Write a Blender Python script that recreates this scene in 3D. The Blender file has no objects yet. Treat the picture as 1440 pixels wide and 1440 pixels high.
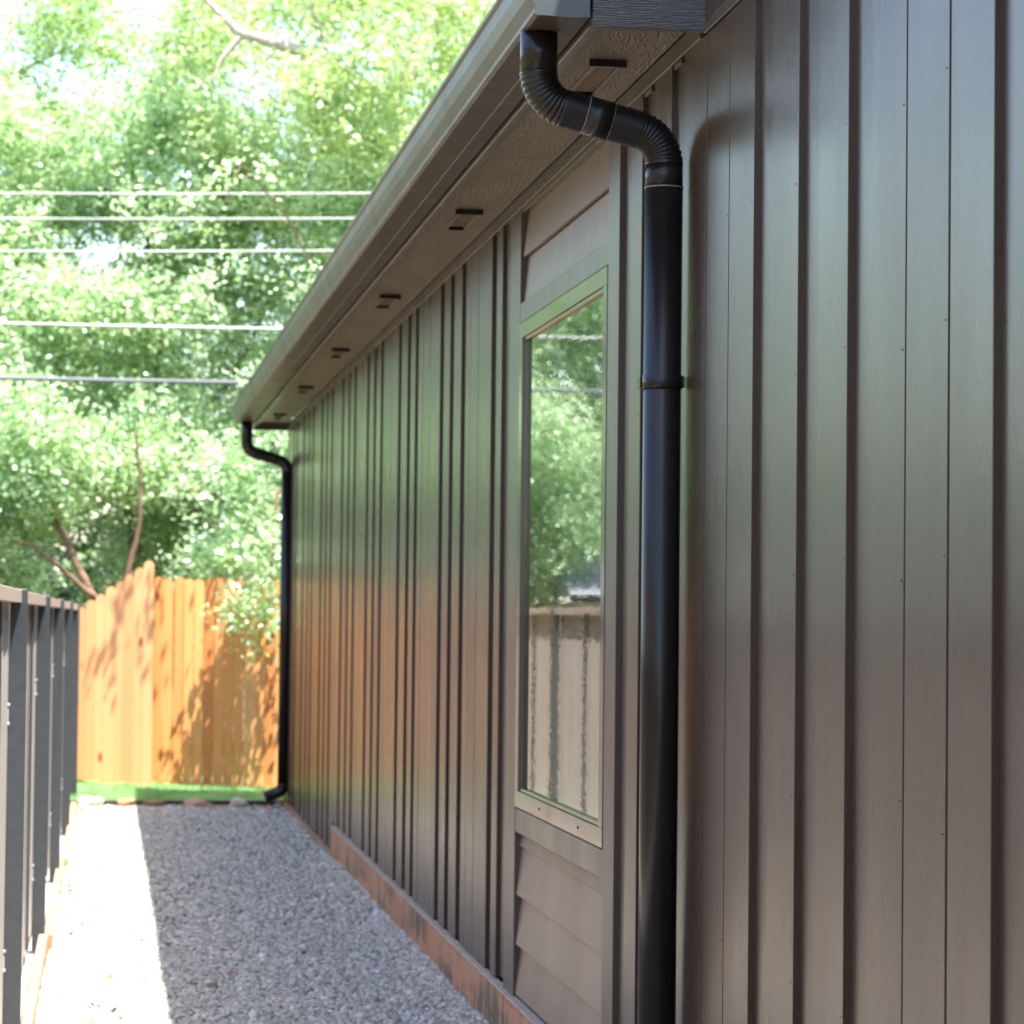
import bpy, bmesh, math, random
import numpy as np
from mathutils import Vector, Matrix

rnd = random.Random(7)
rng = np.random.default_rng(11)
S = bpy.context.scene
COL = S.collection

# ------------------------------------------------------------------ camera
CAM_H = 1.5
LENS_PX = 3900.0
yaw, pitch, roll = math.radians(8.36), math.radians(2.005), math.radians(0.62)
fwd = Vector((math.sin(yaw) * math.cos(pitch), math.cos(yaw) * math.cos(pitch), math.sin(pitch)))
rgt = fwd.cross(Vector((0, 0, 1))).normalized()
upv = rgt.cross(fwd)
r2 = rgt * math.cos(roll) + upv * math.sin(roll)
u2 = upv * math.cos(roll) - rgt * math.sin(roll)
cd = bpy.data.cameras.new('camera')
cam = bpy.data.objects.new('camera', cd)
COL.objects.link(cam)
cam.matrix_world = Matrix(((r2.x, u2.x, -fwd.x, 0), (r2.y, u2.y, -fwd.y, 0), (r2.z, u2.z, -fwd.z, CAM_H), (0, 0, 0, 1)))
cd.sensor_width = 36
cd.lens = LENS_PX / 1440 * 36
cd.clip_start = 0.1
cd.clip_end = 2000
cd.dof.use_dof = True
cd.dof.focus_distance = 5.8
cd.dof.aperture_fstop = 8.5
S.camera = cam

# ------------------------------------------------------------------ light
SUN = Vector((0.228, -0.29, 1.0)).normalized()      # direction towards the sun
world = bpy.data.worlds.new('World')
S.world = world
world.use_nodes = True
wn = world.node_tree
bg = wn.nodes['Background']
sky = wn.nodes.new('ShaderNodeTexSky')
sky.sky_type = 'NISHITA'
sky.sun_disc = False
sky.sun_elevation = math.asin(SUN.z)
sky.sun_rotation = math.atan2(SUN.x, SUN.y)
sky.air_density = 1.2
sky.dust_density = 1.2
sky.ozone_density = 1.0
wn.links.new(sky.outputs[0], bg.inputs[0])
bg.inputs[1].default_value = 0.105
sl = bpy.data.lights.new('sun', 'SUN')
sl.energy = 3.1
sl.angle = math.radians(0.5)
sl.color = (1.0, 0.965, 0.91)
so = bpy.data.objects.new('sun', sl)
COL.objects.link(so)
so.rotation_euler = (-SUN).to_track_quat('-Z', 'Y').to_euler()
S.view_settings.view_transform = 'Standard'
S.view_settings.look = 'None'
S.view_settings.exposure = 2.5
S.view_settings.gamma = 1
S.view_settings.use_curve_mapping = False
S.cycles.max_bounces = 8
S.cycles.use_denoising = True

# ------------------------------------------------------------------ helpers
def tag(o, label=None, cat=None, group=None, kind=None):
    if label: o['label'] = label
    if cat: o['category'] = cat
    if group: o['group'] = group
    if kind: o['kind'] = kind
    return o

def empty(name, loc=(0, 0, 0)):
    o = bpy.data.objects.new(name, None)
    COL.objects.link(o)
    o.location = loc
    o.empty_display_size = 0.2
    return o

def link(name, me, mat=None, parent=None):
    o = bpy.data.objects.new(name, me)
    COL.objects.link(o)
    if mat is not None and not me.materials:
        me.materials.append(mat)
    if parent is not None:
        o.parent = parent
        o.matrix_parent_inverse = Matrix.Translation(-parent.location)
    return o

def mesh(name, v, f, smooth=False):
    me = bpy.data.meshes.new(name)
    me.from_pydata(v, [], f)
    me.validate()
    if smooth:
        me.polygons.foreach_set('use_smooth', [True] * len(me.polygons))
    return me

def np_mesh(name, V, F, smooth=False):
    """V (n,3), F (m,k) numpy arrays"""
    me = bpy.data.meshes.new(name)
    n, (m, k) = len(V), F.shape
    me.vertices.add(n); me.vertices.foreach_set('co', V.astype(np.float32).ravel())
    me.loops.add(m * k); me.loops.foreach_set('vertex_index', F.astype(np.int32).ravel())
    me.polygons.add(m)
    me.polygons.foreach_set('loop_start', np.arange(0, m * k, k, dtype=np.int32))
    me.polygons.foreach_set('loop_total', np.full(m, k, dtype=np.int32))
    if smooth: me.polygons.foreach_set('use_smooth', np.ones(m, dtype=bool))
    me.update(calc_edges=True)
    return me

def box_bm(bm, x0, x1, y0, y1, z0, z1):
    vs = [bm.verts.new(p) for p in ((x0, y0, z0), (x1, y0, z0), (x1, y1, z0), (x0, y1, z0), (x0, y0, z1), (x1, y0, z1), (x1, y1, z1), (x0, y1, z1))]
    for q in ((3, 2, 1, 0), (4, 5, 6, 7), (0, 1, 5, 4), (1, 2, 6, 5), (2, 3, 7, 6), (3, 0, 4, 7)):
        bm.faces.new([vs[i] for i in q])
    return vs

def finish(bm, name, mat, parent=None, bevel=0, seg=1, smooth=False):
    if bevel:
        bmesh.ops.bevel(bm, geom=bm.edges[:], offset=bevel, segments=seg, affect='EDGES', clamp_overlap=True)
    bmesh.ops.recalc_face_normals(bm, faces=bm.faces[:])
    me = bpy.data.meshes.new(name)
    bm.to_mesh(me); bm.free()
    if smooth:
        me.polygons.foreach_set('use_smooth', [True] * len(me.polygons))
    return link(name, me, mat, parent)

def box(name, x0, x1, y0, y1, z0, z1, mat, parent=None, bevel=0.0):
    bm = bmesh.new()
    box_bm(bm, x0, x1, y0, y1, z0, z1)
    return finish(bm, name, mat, parent, bevel)

def boxes(name, lst, mat, parent=None, bevel=0.0):
    bm = bmesh.new()
    for b in lst: box_bm(bm, *b)
    return finish(bm, name, mat, parent, bevel)

def frame_of(t):
    t = t.normalized()
    a = Vector((0, 1, 0)) if abs(t.y) < 0.9 else Vector((1, 0, 0))
    u = t.cross(a).normalized()
    return u, t.cross(u).normalized()

def tube_data(pts, rad, n=16, caps=True, v0=0):
    """swept tube with parallel-transported frame"""
    V, F = [], []
    pts = [Vector(p) for p in pts]
    u = None
    for i, p in enumerate(pts):
        t = (pts[min(i + 1, len(pts) - 1)] - pts[max(i - 1, 0)]).normalized()
        if u is None: u, w = frame_of(t)
        else:
            u = (u - t * u.dot(t)).normalized(); w = t.cross(u)
        r = rad[i] if hasattr(rad, '__len__') else rad
        for k in range(n):
            a = 2 * math.pi * k / n
            V.append(tuple(p + u * (r * math.cos(a)) + w * (r * math.sin(a))))
    for i in range(len(pts) - 1):
        for k in range(n):
            a, b = i * n + k, i * n + (k + 1) % n
            F.append((v0 + a, v0 + b, v0 + b + n, v0 + a + n))
    if caps:
        F.append(tuple(v0 + k for k in reversed(range(n))))
        F.append(tuple(v0 + (len(pts) - 1) * n + k for k in range(n)))
    return V, F

def tube(name, pts, rad, mat, parent=None, n=16, caps=True, smooth=True):
    V, F = tube_data(pts, rad, n, caps)
    me = mesh(name, V, F, smooth)
    return link(name, me, mat, parent)

# ------------------------------------------------------------------ materials
def newmat(name):
    m = bpy.data.materials.new(name)
    m.use_nodes = True
    nt = m.node_tree
    return m, nt, nt.nodes['Principled BSDF']

def nd(nt, typ, **kw):
    n = nt.nodes.new(typ)
    for k, v in kw.items():
        if k.startswith('i_'): n.inputs[k[2:].replace('_', ' ')].default_value = v
        else: setattr(n, k, v)
    return n

def coords(nt, scale=(1, 1, 1)):
    g = nd(nt, 'ShaderNodeNewGeometry')
    mp = nd(nt, 'ShaderNodeMapping')
    mp.inputs['Scale'].default_value = scale
    nt.links.new(g.outputs['Position'], mp.inputs['Vector'])
    return mp.outputs['Vector']

def noise(nt, vec, scale, detail=3, rough=0.55, dist=0.0):
    n = nd(nt, 'ShaderNodeTexNoise')
    n.inputs['Scale'].default_value = scale
    n.inputs['Detail'].default_value = detail
    n.inputs['Roughness'].default_value = rough
    n.inputs['Distortion'].default_value = dist
    nt.links.new(vec, n.inputs['Vector'])
    return n.outputs['Fac']

def ramp(nt, fac, stops):
    r = nd(nt, 'ShaderNodeValToRGB')
    el = r.color_ramp.elements
    while len(el) < len(stops): el.new(0.5)
    for e, (p, c) in zip(el, stops):
        e.position = p
        e.color = (c, c, c, 1) if not hasattr(c, '__len__') else (*c, 1)
    nt.links.new(fac, r.inputs['Fac'])
    return r.outputs['Color']

def bump(nt, h, strength, dist, normal=None):
    b = nd(nt, 'ShaderNodeBump')
    b.inputs['Strength'].default_value = strength
    b.inputs['Distance'].default_value = dist
    nt.links.new(h, b.inputs['Height'])
    if normal is not None: nt.links.new(normal, b.inputs['Normal'])
    return b.outputs['Normal']

def mapr(nt, v, a, b, c, d):
    n = nd(nt, 'ShaderNodeMapRange')
    for i, x in zip((1, 2, 3, 4), (a, b, c, d)): n.inputs[i].default_value = x
    nt.links.new(v, n.inputs[0])
    return n.outputs[0]

def paint(name, c0, c1, rough=0.34, grain=(9, 9, 0.7), gb=0.0012, peel=0.0005, spec=0.5, coat=0.0):
    m, nt, p = newmat(name)
    v = coords(nt, grain)
    n1 = noise(nt, v, 6, 5, 0.6)
    nt.links.new(ramp(nt, n1, ((0.3, c0), (0.7, c1))), p.inputs['Base Color'])
    g = coords(nt)
    fine = noise(nt, coords(nt, (1, 1, 0.25)), 160, 3, 0.6)
    nr = bump(nt, n1, 0.35, gb)
    nr = bump(nt, fine, 0.5, peel, nr)
    nt.links.new(nr, p.inputs['Normal'])
    nt.links.new(mapr(nt, noise(nt, coords(nt, (1.3, 1.3, 0.35)), 3, 3), 0.3, 0.7, rough - 0.04, rough + 0.05), p.inputs['Roughness'])
    p.inputs['Specular IOR Level'].default_value = spec
    p.inputs['Coat Weight'].default_value = coat
    p.inputs['Coat Roughness'].default_value = 0.30
    if coat: nt.links.new(nr, p.inputs['Coat Normal'])
    return m

M = {}
M['siding'] = paint('bronze_siding_paint', (0.040, 0.025, 0.018), (0.050, 0.032, 0.023), 0.28, (9, 9, 0.7), 0.0003, 0.0010, 0.46, 0.0)
M['trim'] = paint('bronze_trim_paint', (0.056, 0.043, 0.036), (0.066, 0.051, 0.042), 0.32, (2, 2, 2), 0.0004, 0.0004, 0.5, 0.0)
M['lap'] = paint('glow_lightened_siding_paint', (0.155, 0.110, 0.084), (0.175, 0.126, 0.096), 0.38, (3, 0.6, 6), 0.0006, 0.0005, 0.6)  # siding paint with reflected gravel light lifted into its base colour
M['gutter'] = paint('bronze_gutter_enamel', (0.055, 0.041, 0.032), (0.062, 0.046, 0.036), 0.42, (2, 0.5, 2), 0.0003, 0.0001, 0.3)
M['pipe'] = paint('black_pipe_enamel', (0.010, 0.008, 0.007), (0.013, 0.010, 0.009), 0.27, (3, 3, 1), 0.0004, 0.0001, 0.30)
M['seam'] = paint('bare_seam_metal', (0.12, 0.11, 0.10), (0.2, 0.18, 0.16), 0.4, (20, 20, 20))
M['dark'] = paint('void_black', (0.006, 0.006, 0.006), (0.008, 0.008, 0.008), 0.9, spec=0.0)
M['winframe'] = paint('window_frame_vinyl', (0.07, 0.065, 0.058), (0.075, 0.07, 0.062), 0.12, (2, 2, 2), 0.0001, 0.00005)

def mat_soffit():
    m, nt, p = newmat('embossed_soffit_paint')
    v = coords(nt, (1, 0.16, 1))
    w = nd(nt, 'ShaderNodeTexWave', wave_type='RINGS')
    w.inputs['Scale'].default_value = 26
    w.inputs['Distortion'].default_value = 14
    w.inputs['Detail'].default_value = 3
    w.inputs['Detail Scale'].default_value = 2.2
    nt.links.new(v, w.inputs['Vector'])
    f = noise(nt, coords(nt, (1, 0.45, 1)), 190, 3, 0.65)
    lo = noise(nt, coords(nt, (1, 0.5, 1)), 5, 2)
    mx = nd(nt, 'ShaderNodeMix', data_type='FLOAT')
    nt.links.new(ramp(nt, lo, ((0.45, 0.0), (0.6, 1.0))), mx.inputs[0])
    nt.links.new(f, mx.inputs[2]); nt.links.new(w.outputs['Fac'], mx.inputs[3])
    nr = bump(nt, mx.outputs[0], 1.0, 0.006)
    nr = bump(nt, f, 1.0, 0.004, nr)
    nt.links.new(nr, p.inputs['Normal'])
    p.inputs['Base Color'].default_value = (0.15, 0.102, 0.068, 1)
    p.inputs['Roughness'].default_value = 0.36
    return m
M['soffit'] = mat_soffit()

def mat_rake():
    m, nt, p = newmat('embossed_rake_board_paint')
    v = coords(nt, (0.2, 1, 1))
    w = nd(nt, 'ShaderNodeTexWave', wave_type='BANDS', bands_direction='Z')
    w.inputs['Scale'].default_value = 60
    w.inputs['Distortion'].default_value = 9
    w.inputs['Detail'].default_value = 3
    w.inputs['Detail Scale'].default_value = 1.2
    nt.links.new(v, w.inputs['Vector'])
    nr = bump(nt, w.outputs['Fac'], 0.9, 0.003)
    nt.links.new(nr, p.inputs['Normal'])
    p.inputs['Base Color'].default_value = (0.075, 0.072, 0.075, 1)
    p.inputs['Roughness'].default_value = 0.4
    return m
M['rake'] = mat_rake()

def mat_glass():
    m, nt, p = newmat('window_glass')
    h = noise(nt, coords(nt, (1, 0.15, 1)), 60, 2, 0.6)
    h2 = noise(nt, coords(nt, (1, 1, 1)), 1.3, 2, 0.5)
    nr = bump(nt, h, 0.6, 0.00012)
    nr = bump(nt, h2, 0.5, 0.00005, nr)
    nt.links.new(nr, p.inputs['Normal'])
    p.inputs['Base Color'].default_value = (0.75, 0.85, 0.8, 1)
    p.inputs['Roughness'].default_value = 0.0
    p.inputs['IOR'].default_value = 3.0
    p.inputs['Transmission Weight'].default_value = 1.0
    return m
M['glass'] = mat_glass()

def mat_conc():
    m, nt, p = newmat('clay_stained_concrete')
    n1 = noise(nt, coords(nt, (1, 0.6, 2)), 3.2, 5, 0.65)
    n2 = noise(nt, coords(nt, (1, 5, 0.5)), 4, 4, 0.6)
    mx = nd(nt, 'ShaderNodeMath', operation='ADD')
    nt.links.new(n1, mx.inputs[0]); nt.links.new(n2, mx.inputs[1])
    h = nd(nt, 'ShaderNodeMath', operation='MULTIPLY'); h.inputs[1].default_value = 0.5
    nt.links.new(mx.outputs[0], h.inputs[0])
    c = ramp(nt, h.outputs[0], ((0.42, (0.13, 0.10, 0.08)), (0.475, (0.30, 0.19, 0.13)), (0.525, (0.50, 0.21, 0.11)), (0.58, (0.38, 0.26, 0.19))))
    nt.links.new(c, p.inputs['Base Color'])
    p.inputs['Roughness'].default_value = 0.85
    nt.links.new(bump(nt, noise(nt, coords(nt), 60, 4, 0.7), 0.7, 0.004), p.inputs['Normal'])
    return m
M['conc'] = mat_conc()
def simple(name, c0, c1, rough=0.7, scale=4, b=0.002, bs=40, stretch=(1, 1, 1)):
    m, nt, p = newmat(name)
    v = coords(nt, stretch)
    nt.links.new(ramp(nt, noise(nt, v, scale, 5, 0.6), ((0.3, c0), (0.7, c1))), p.inputs['Base Color'])
    p.inputs['Roughness'].default_value = rough
    nt.links.new(bump(nt, noise(nt, v, bs, 4, 0.65), 0.6, b), p.inputs['Normal'])
    return m
M['ledge'] = simple('dusty_concrete_ledge', (0.34, 0.25, 0.20), (0.48, 0.36, 0.29), 0.9, 9)
M['roof'] = simple('dark_roof_shingle', (0.03, 0.03, 0.03), (0.07, 0.065, 0.06), 0.9, 9)
M['post'] = simple('slate_fence_post_paint', (0.036, 0.042, 0.047), (0.05, 0.057, 0.062), 0.38, 30, 0.0006, 120)
M['panel'] = simple('taupe_fence_panel_paint', (0.44, 0.40, 0.355), (0.50, 0.455, 0.41), 0.42, 8, 0.0005, 60)
M['rail'] = simple('beige_fence_rail_paint', (0.42, 0.33, 0.26), (0.5, 0.4, 0.32), 0.5, 8, 0.0005, 60)
M['edging'] = simple('weathered_cedar_edging', (0.36, 0.2, 0.11), (0.5, 0.33, 0.2), 0.85, 8, 0.003, 40, (1, 0.3, 1))
M['bark'] = simple('brown_bark', (0.12, 0.07, 0.04), (0.22, 0.13, 0.08), 0.9, 12, 0.01, 30, (1, 1, 0.3))
M['palebark'] = simple('pale_bark', (0.32, 0.26, 0.21), (0.55, 0.46, 0.40), 0.85, 12, 0.006, 30)
M['rubber'] = simple('black_edging_plastic', (0.015, 0.015, 0.018), (0.03, 0.03, 0.03), 0.6, 5)
M['bolt'] = simple('zinc_bracket', (0.32, 0.32, 0.32), (0.42, 0.42, 0.42), 0.4, 30)
M['clay'] = simple('red_clay_soil', (0.22, 0.11, 0.06), (0.36, 0.21, 0.13), 0.95, 7, 0.01, 30)
M['ground'] = simple('dry_yard_soil', (0.12, 0.12, 0.06), (0.2, 0.18, 0.1), 0.95, 1.5, 0.02, 12)
M['wire'] = simple('weathered_aluminium_wire', (0.36, 0.35, 0.31), (0.46, 0.45, 0.41), 0.5, 5)
M['cable'] = simple('grey_sheathed_cable', (0.12, 0.12, 0.13), (0.16, 0.16, 0.17), 0.6, 5)
M['shedwall'] = simple('cream_shed_siding', (0.55, 0.48, 0.36), (0.62, 0.55, 0.42), 0.7, 3)
M['shedroof'] = simple('pale_grey_metal_roof', (0.20, 0.20, 0.21), (0.27, 0.27, 0.28), 0.75, 3)
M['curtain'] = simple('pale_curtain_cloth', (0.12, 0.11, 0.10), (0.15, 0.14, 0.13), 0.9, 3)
M['white'] = simple('white_paint', (0.7, 0.7, 0.68), (0.8, 0.8, 0.78), 0.6, 3)

def mat_attr(name, stops, rough, attr='tone', bumpd=0.0, bs=50, transl=None, stretch=(1, 1, 1), grain=None, spec=0.5, knots=False):
    """colour from a per-piece random face value"""
    m, nt, p = newmat(name)
    a = nd(nt, 'ShaderNodeAttribute', attribute_name=attr)
    fac = a.outputs['Fac']
    if grain:
        g = noise(nt, coords(nt, stretch), grain[0], 4, 0.6)
        mm = nd(nt, 'ShaderNodeMath', operation='MULTIPLY_ADD')
        nt.links.new(g, mm.inputs[0]); mm.inputs[1].default_value = grain[1]
        ad = nd(nt, 'ShaderNodeMath', operation='SUBTRACT'); ad.inputs[1].default_value = grain[1] * 0.5
        nt.links.new(fac, ad.inputs[0]); nt.links.new(ad.outputs[0], mm.inputs[2])
        fac = mm.outputs[0]
    c = ramp(nt, fac, stops)
    if knots:
        vo = nd(nt, 'ShaderNodeTexVoronoi'); vo.inputs['Scale'].default_value = 4.5
        nt.links.new(coords(nt, (1, 1, 0.45)), vo.inputs['Vector'])
        kk = ramp(nt, vo.outputs['Distance'], ((0.05, (0.35, 0.22, 0.14)), (0.12, (1, 1, 1))))
        mk = nd(nt, 'ShaderNodeMix', data_type='RGBA', blend_type='MULTIPLY'); mk.inputs[0].default_value = 1
        nt.links.new(c, mk.inputs[6]); nt.links.new(kk, mk.inputs[7]); c = mk.outputs[2]
    nt.links.new(c, p.inputs['Base Color'])
    p.inputs['Roughness'].default_value = rough
    p.inputs['Specular IOR Level'].default_value = spec
    if bumpd:
        nt.links.new(bump(nt, noise(nt, coords(nt, stretch), bs, 4, 0.65), 0.6, bumpd), p.inputs['Normal'])
    if transl:
        t = nd(nt, 'ShaderNodeBsdfTranslucent')
        hs = nd(nt, 'ShaderNodeMix', data_type='RGBA', blend_type='MULTIPLY')
        hs.inputs[0].default_value = 1
        nt.links.new(c, hs.inputs[6]); hs.inputs[7].default_value = transl
        nt.links.new(hs.outputs[2], t.inputs['Color'])
        ms = nd(nt, 'ShaderNodeAddShader')
        out = nt.nodes['Material Output']
        nt.links.new(p.outputs[0], ms.inputs[0]); nt.links.new(t.outputs[0], ms.inputs[1])
        nt.links.new(ms.outputs[0], out.inputs['Surface'])
    return m
def set_tone(me, vals, domain='FACE'):
    a = me.attributes.new('tone', 'FLOAT', domain)
    a.data.foreach_set('value', np.asarray(vals, dtype=np.float32))

M['cedar'] = mat_attr('fresh_cedar', ((0.0, (0.62, 0.21, 0.05)), (0.35, (0.74, 0.28, 0.075)), (0.7, (0.80, 0.35, 0.11)), (1.0, (0.82, 0.42, 0.16))), 0.6, bumpd=0.002, bs=30, stretch=(1, 1, 0.12), grain=(14, 0.45), knots=True)
M['cedar2'] = mat_attr('pale_cedar', ((0.0, (0.62, 0.26, 0.10)), (0.5, (0.72, 0.32, 0.13)), (1.0, (0.78, 0.37, 0.16))), 0.6, bumpd=0.002, bs=30, stretch=(1, 1, 0.12), grain=(14, 0.35), knots=True)  # less saturated cedar tones for the stepped pickets
M['gravel'] = mat_attr('crushed_limestone', ((0.0, (0.17, 0.155, 0.14)), (0.3, (0.37, 0.342, 0.305)), (0.75, (0.56, 0.52, 0.465)), (0.93, (0.72, 0.68, 0.62)), (1.0, (0.36, 0.25, 0.19))), 0.75, bumpd=0.002, bs=150)
M['grass'] = mat_attr('turf_blades', ((0.0, (0.15, 0.28, 0.11)), (1.0, (0.32, 0.48, 0.24))), 0.5, transl=(0.5, 0.6, 0.3, 1))
LEAF = {
 'mid': mat_attr('mid_green_leaves', ((0.0, (0.065, 0.11, 0.05)), (0.5, (0.205, 0.285, 0.15)), (1.0, (0.45, 0.51, 0.36))), 0.44, transl=(0.97, 1.0, 0.65, 1), spec=0.7),
 'yellow': mat_attr('yellow_green_leaves', ((0.0, (0.09, 0.13, 0.055)), (0.5, (0.235, 0.29, 0.15)), (1.0, (0.42, 0.46, 0.30))), 0.45, transl=(0.9, 1.0, 0.4, 1)),
 'pale': mat_attr('pale_glossy_leaves', ((0.0, (0.11, 0.15, 0.07)), (0.5, (0.28, 0.33, 0.20)), (1.0, (0.46, 0.49, 0.38))), 0.28, transl=(0.7, 1.0, 0.5, 1), spec=0.8),
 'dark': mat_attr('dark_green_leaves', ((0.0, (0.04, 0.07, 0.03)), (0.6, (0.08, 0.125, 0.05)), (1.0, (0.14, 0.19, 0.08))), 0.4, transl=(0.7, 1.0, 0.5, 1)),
}
def mat_gravel_base():
    m, nt, p = newmat('gravel_bed')
    v = nd(nt, 'ShaderNodeTexVoronoi'); v.inputs['Scale'].default_value = 55
    nt.links.new(coords(nt), v.inputs['Vector'])
    sep = nd(nt, 'ShaderNodeSeparateColor'); nt.links.new(v.outputs['Color'], sep.inputs[0])
    nt.links.new(ramp(nt, sep.outputs[0], ((0, (0.18, 0.17, 0.16)), (0.5, (0.40, 0.375, 0.35)), (1, (0.58, 0.54, 0.50)))), p.inputs['Base Color'])
    p.inputs['Roughness'].default_value = 0.85
    iv = nd(nt, 'ShaderNodeMath', operation='SUBTRACT'); iv.inputs[0].default_value = 1
    nt.links.new(v.outputs['Distance'], iv.inputs[1])
    nt.links.new(bump(nt, iv.outputs[0], 1.0, 0.012), p.inputs['Normal'])
    return m
M['gravelbed'] = mat_gravel_base()
def mat_brick():
    m, nt, p = newmat('red_brick_wall')
    g = nd(nt, 'ShaderNodeNewGeometry')
    sp = nd(nt, 'ShaderNodeSeparateXYZ'); nt.links.new(g.outputs['Position'], sp.inputs[0])
    cb = nd(nt, 'ShaderNodeCombineXYZ')
    nt.links.new(sp.outputs[0], cb.inputs[0]); nt.links.new(sp.outputs[2], cb.inputs[1])
    b = nd(nt, 'ShaderNodeTexBrick')
    b.inputs['Scale'].default_value = 4
    b.inputs['Color1'].default_value = (0.36, 0.13, 0.08, 1); b.inputs['Color2'].default_value = (0.28, 0.10, 0.07, 1)
    b.inputs['Mortar'].default_value = (0.4, 0.35, 0.3, 1)
    nt.links.new(cb.outputs[0], b.inputs['Vector'])
    nt.links.new(b.outputs['Color'], p.inputs['Base Color'])
    p.inputs['Roughness'].default_value = 0.9
    return m
M['brick'] = mat_brick()

# ------------------------------------------------------------------ setting: ground
HOUSE_END = 20.9
def fence_x(y): return -0.245 + 0.006 * (y - 9.2)
g = link('ground', mesh('ground', [(-300, -300, -0.06), (300, -300, -0.06), (300, 300, -0.06), (-300, 300, -0.06)], [(0, 1, 2, 3)]), M['ground'])
tag(g, kind='structure')

def gz(x, y):
    """gravel surface height"""
    return 0.004 + 0.045 * np.clip((x - 1.05) / 0.3, 0, 1) ** 2 * np.clip((16.6 - y) / 1.0, 0, 1) + 0.012 * np.sin(x * 3.1 + y * 1.7) * np.sin(y * 0.9)
nx, ny = 14, 120
xs = np.linspace(-0.30, 1.5, nx); ys = np.linspace(-6, 20.80, ny)
V = np.array([(x, y, gz(x, y) - 0.006) for y in ys for x in xs])
F = np.array([(j * nx + i, j * nx + i + 1, (j + 1) * nx + i + 1, (j + 1) * nx + i) for j in range(ny - 1) for i in range(nx - 1)])
tag(link('path', np_mesh('path', V, F, True), M['gravelbed']), kind='structure')

# crushed stones lying on the path
def stones(n, y0, y1, s0, s1):
    y = y0 + (y1 - y0) * rng.random(n)
    x = -0.235 + (1.36 + 0.235) * rng.random(n)
    x = np.maximum(x, -0.245 + 0.006 * (y - 9.2) + 0.03)
    s = s0 + (s1 - s0) * rng.random(n) ** 1.6
    cube = np.array([(a, b, c) for c in (-1, 1) for b in (-1, 1) for a in (-1, 1)], float)
    v = cube[None] * (1 + 0.55 * (rng.random((n, 8, 3)) - 0.5)) * (0.75 + 0.5 * rng.random((n, 1, 3)))
    v[:, 4:, :2] *= 0.72
    q = rng.normal(size=(n, 4)); q /= np.linalg.norm(q, axis=1)[:, None]
    w, a, b, c = q.T
    R = np.stack([1-2*(b*b+c*c), 2*(a*b-c*w), 2*(a*c+b*w), 2*(a*b+c*w), 1-2*(a*a+c*c), 2*(b*c-a*w), 2*(a*c-b*w), 2*(b*c+a*w), 1-2*(a*a+b*b)], 1).reshape(n, 3, 3)
    v = np.einsum('nij,nkj->nki', R, v) * (s[:, None, None] * 0.5)
    v[:, :, 2] *= 0.75
    v += np.stack([x, y, gz(x, y) + 0.25 * s], 1)[:, None, :]
    q6 = np.array([(0, 2, 3, 1), (4, 5, 7, 6), (0, 1, 5, 4), (1, 3, 7, 5), (3, 2, 6, 7), (2, 0, 4, 6)])
    Fm = (q6[None] + 8 * np.arange(n)[:, None, None]).reshape(-1, 4)
    t = np.clip(rng.beta(2.2, 2.2, n) * 0.95, 0, 0.94); t[rng.random(n) < 0.035] = 1.0
    return v.reshape(-1, 3), Fm, np.repeat(t, 6)
A = [stones(40000, 8.6, 13.0, 0.009, 0.024), stones(34000, 13.0, 20.8, 0.012, 0.029), stones(260, 8.6, 20.7, 0.025, 0.042)]
off = 0; Vs, Fs, Ts = [], [], []
for v, f, t in A:
    Vs.append(v); Fs.append(f + off); Ts.append(t); off += len(v)
me = np_mesh('gravel', np.vstack(Vs), np.vstack(Fs)); set_tone(me, np.hstack(Ts))
tag(link('gravel', me, M['gravel']), 'crushed grey limestone gravel covering the side path between fence and house', 'gravel', kind='stuff')

# lawn behind the path
def lz(x, y): return 0.02 + (y - 20.85) / 1.5 * (0.075 - 0.075 * np.clip((x + 0.2) / 1.6, 0, 1.3)) 
xs = np.linspace(-3, 9, 40); ys = np.linspace(20.85, 22.9, 12)
V = np.array([(x, y, lz(x, y)) for y in ys for x in xs])
F = np.array([(j * 40 + i, j * 40 + i + 1, (j + 1) * 40 + i + 1, (j + 1) * 40 + i) for j in range(11) for i in range(39)])
M['lawn'] = simple('lawn_soil', (0.06, 0.13, 0.05), (0.10, 0.2, 0.08), 0.9, 10)
tag(link('lawn', np_mesh('lawn', V, F, True), M['lawn']), kind='structure')
n = 46000
x = -0.7 + 2.9 * rng.random(n); y = 20.87 + 0.03 * np.sin(x * 9) ** 2 + 1.5 * rng.random(n)
keep = ~((rng.random(n) < 0.6) & (((x - 0.75) / 0.16) ** 2 + ((y - 21.9) / 0.14) ** 2 < 1))
x, y = x[keep], y[keep]; n = len(x)
h = (0.016 + 0.024 * rng.random(n)) * (1 + 0.6 * np.sin(x * 13 + 3 * np.sin(x * 4)) * np.sin(y * 17)); an = rng.random(n) * 6.283
bx, by = np.cos(an) * 0.004, np.sin(an) * 0.004
z = lz(x, y)
V = np.stack([np.stack([x - bx, y - by, z], 1), np.stack([x + bx, y + by, z], 1),
              np.stack([x + 0.02 * (rng.random(n) - .5), y + 0.02 * (rng.random(n) - .5), z + h], 1)], 1).reshape(-1, 3)
me = np_mesh('grass', V, np.arange(3 * n).reshape(-1, 3)); set_tone(me, np.clip(0.35 + 0.45 * np.sin(x * 7 + 2 * np.sin(y * 9)) * np.sin(y * 11 + x * 3) + 0.5 * rng.random(n), 0, 1))
tag(link('grass', me, M['grass']), 'strip of bright green lawn grass in front of the cedar fence', 'grass', kind='stuff')

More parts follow.
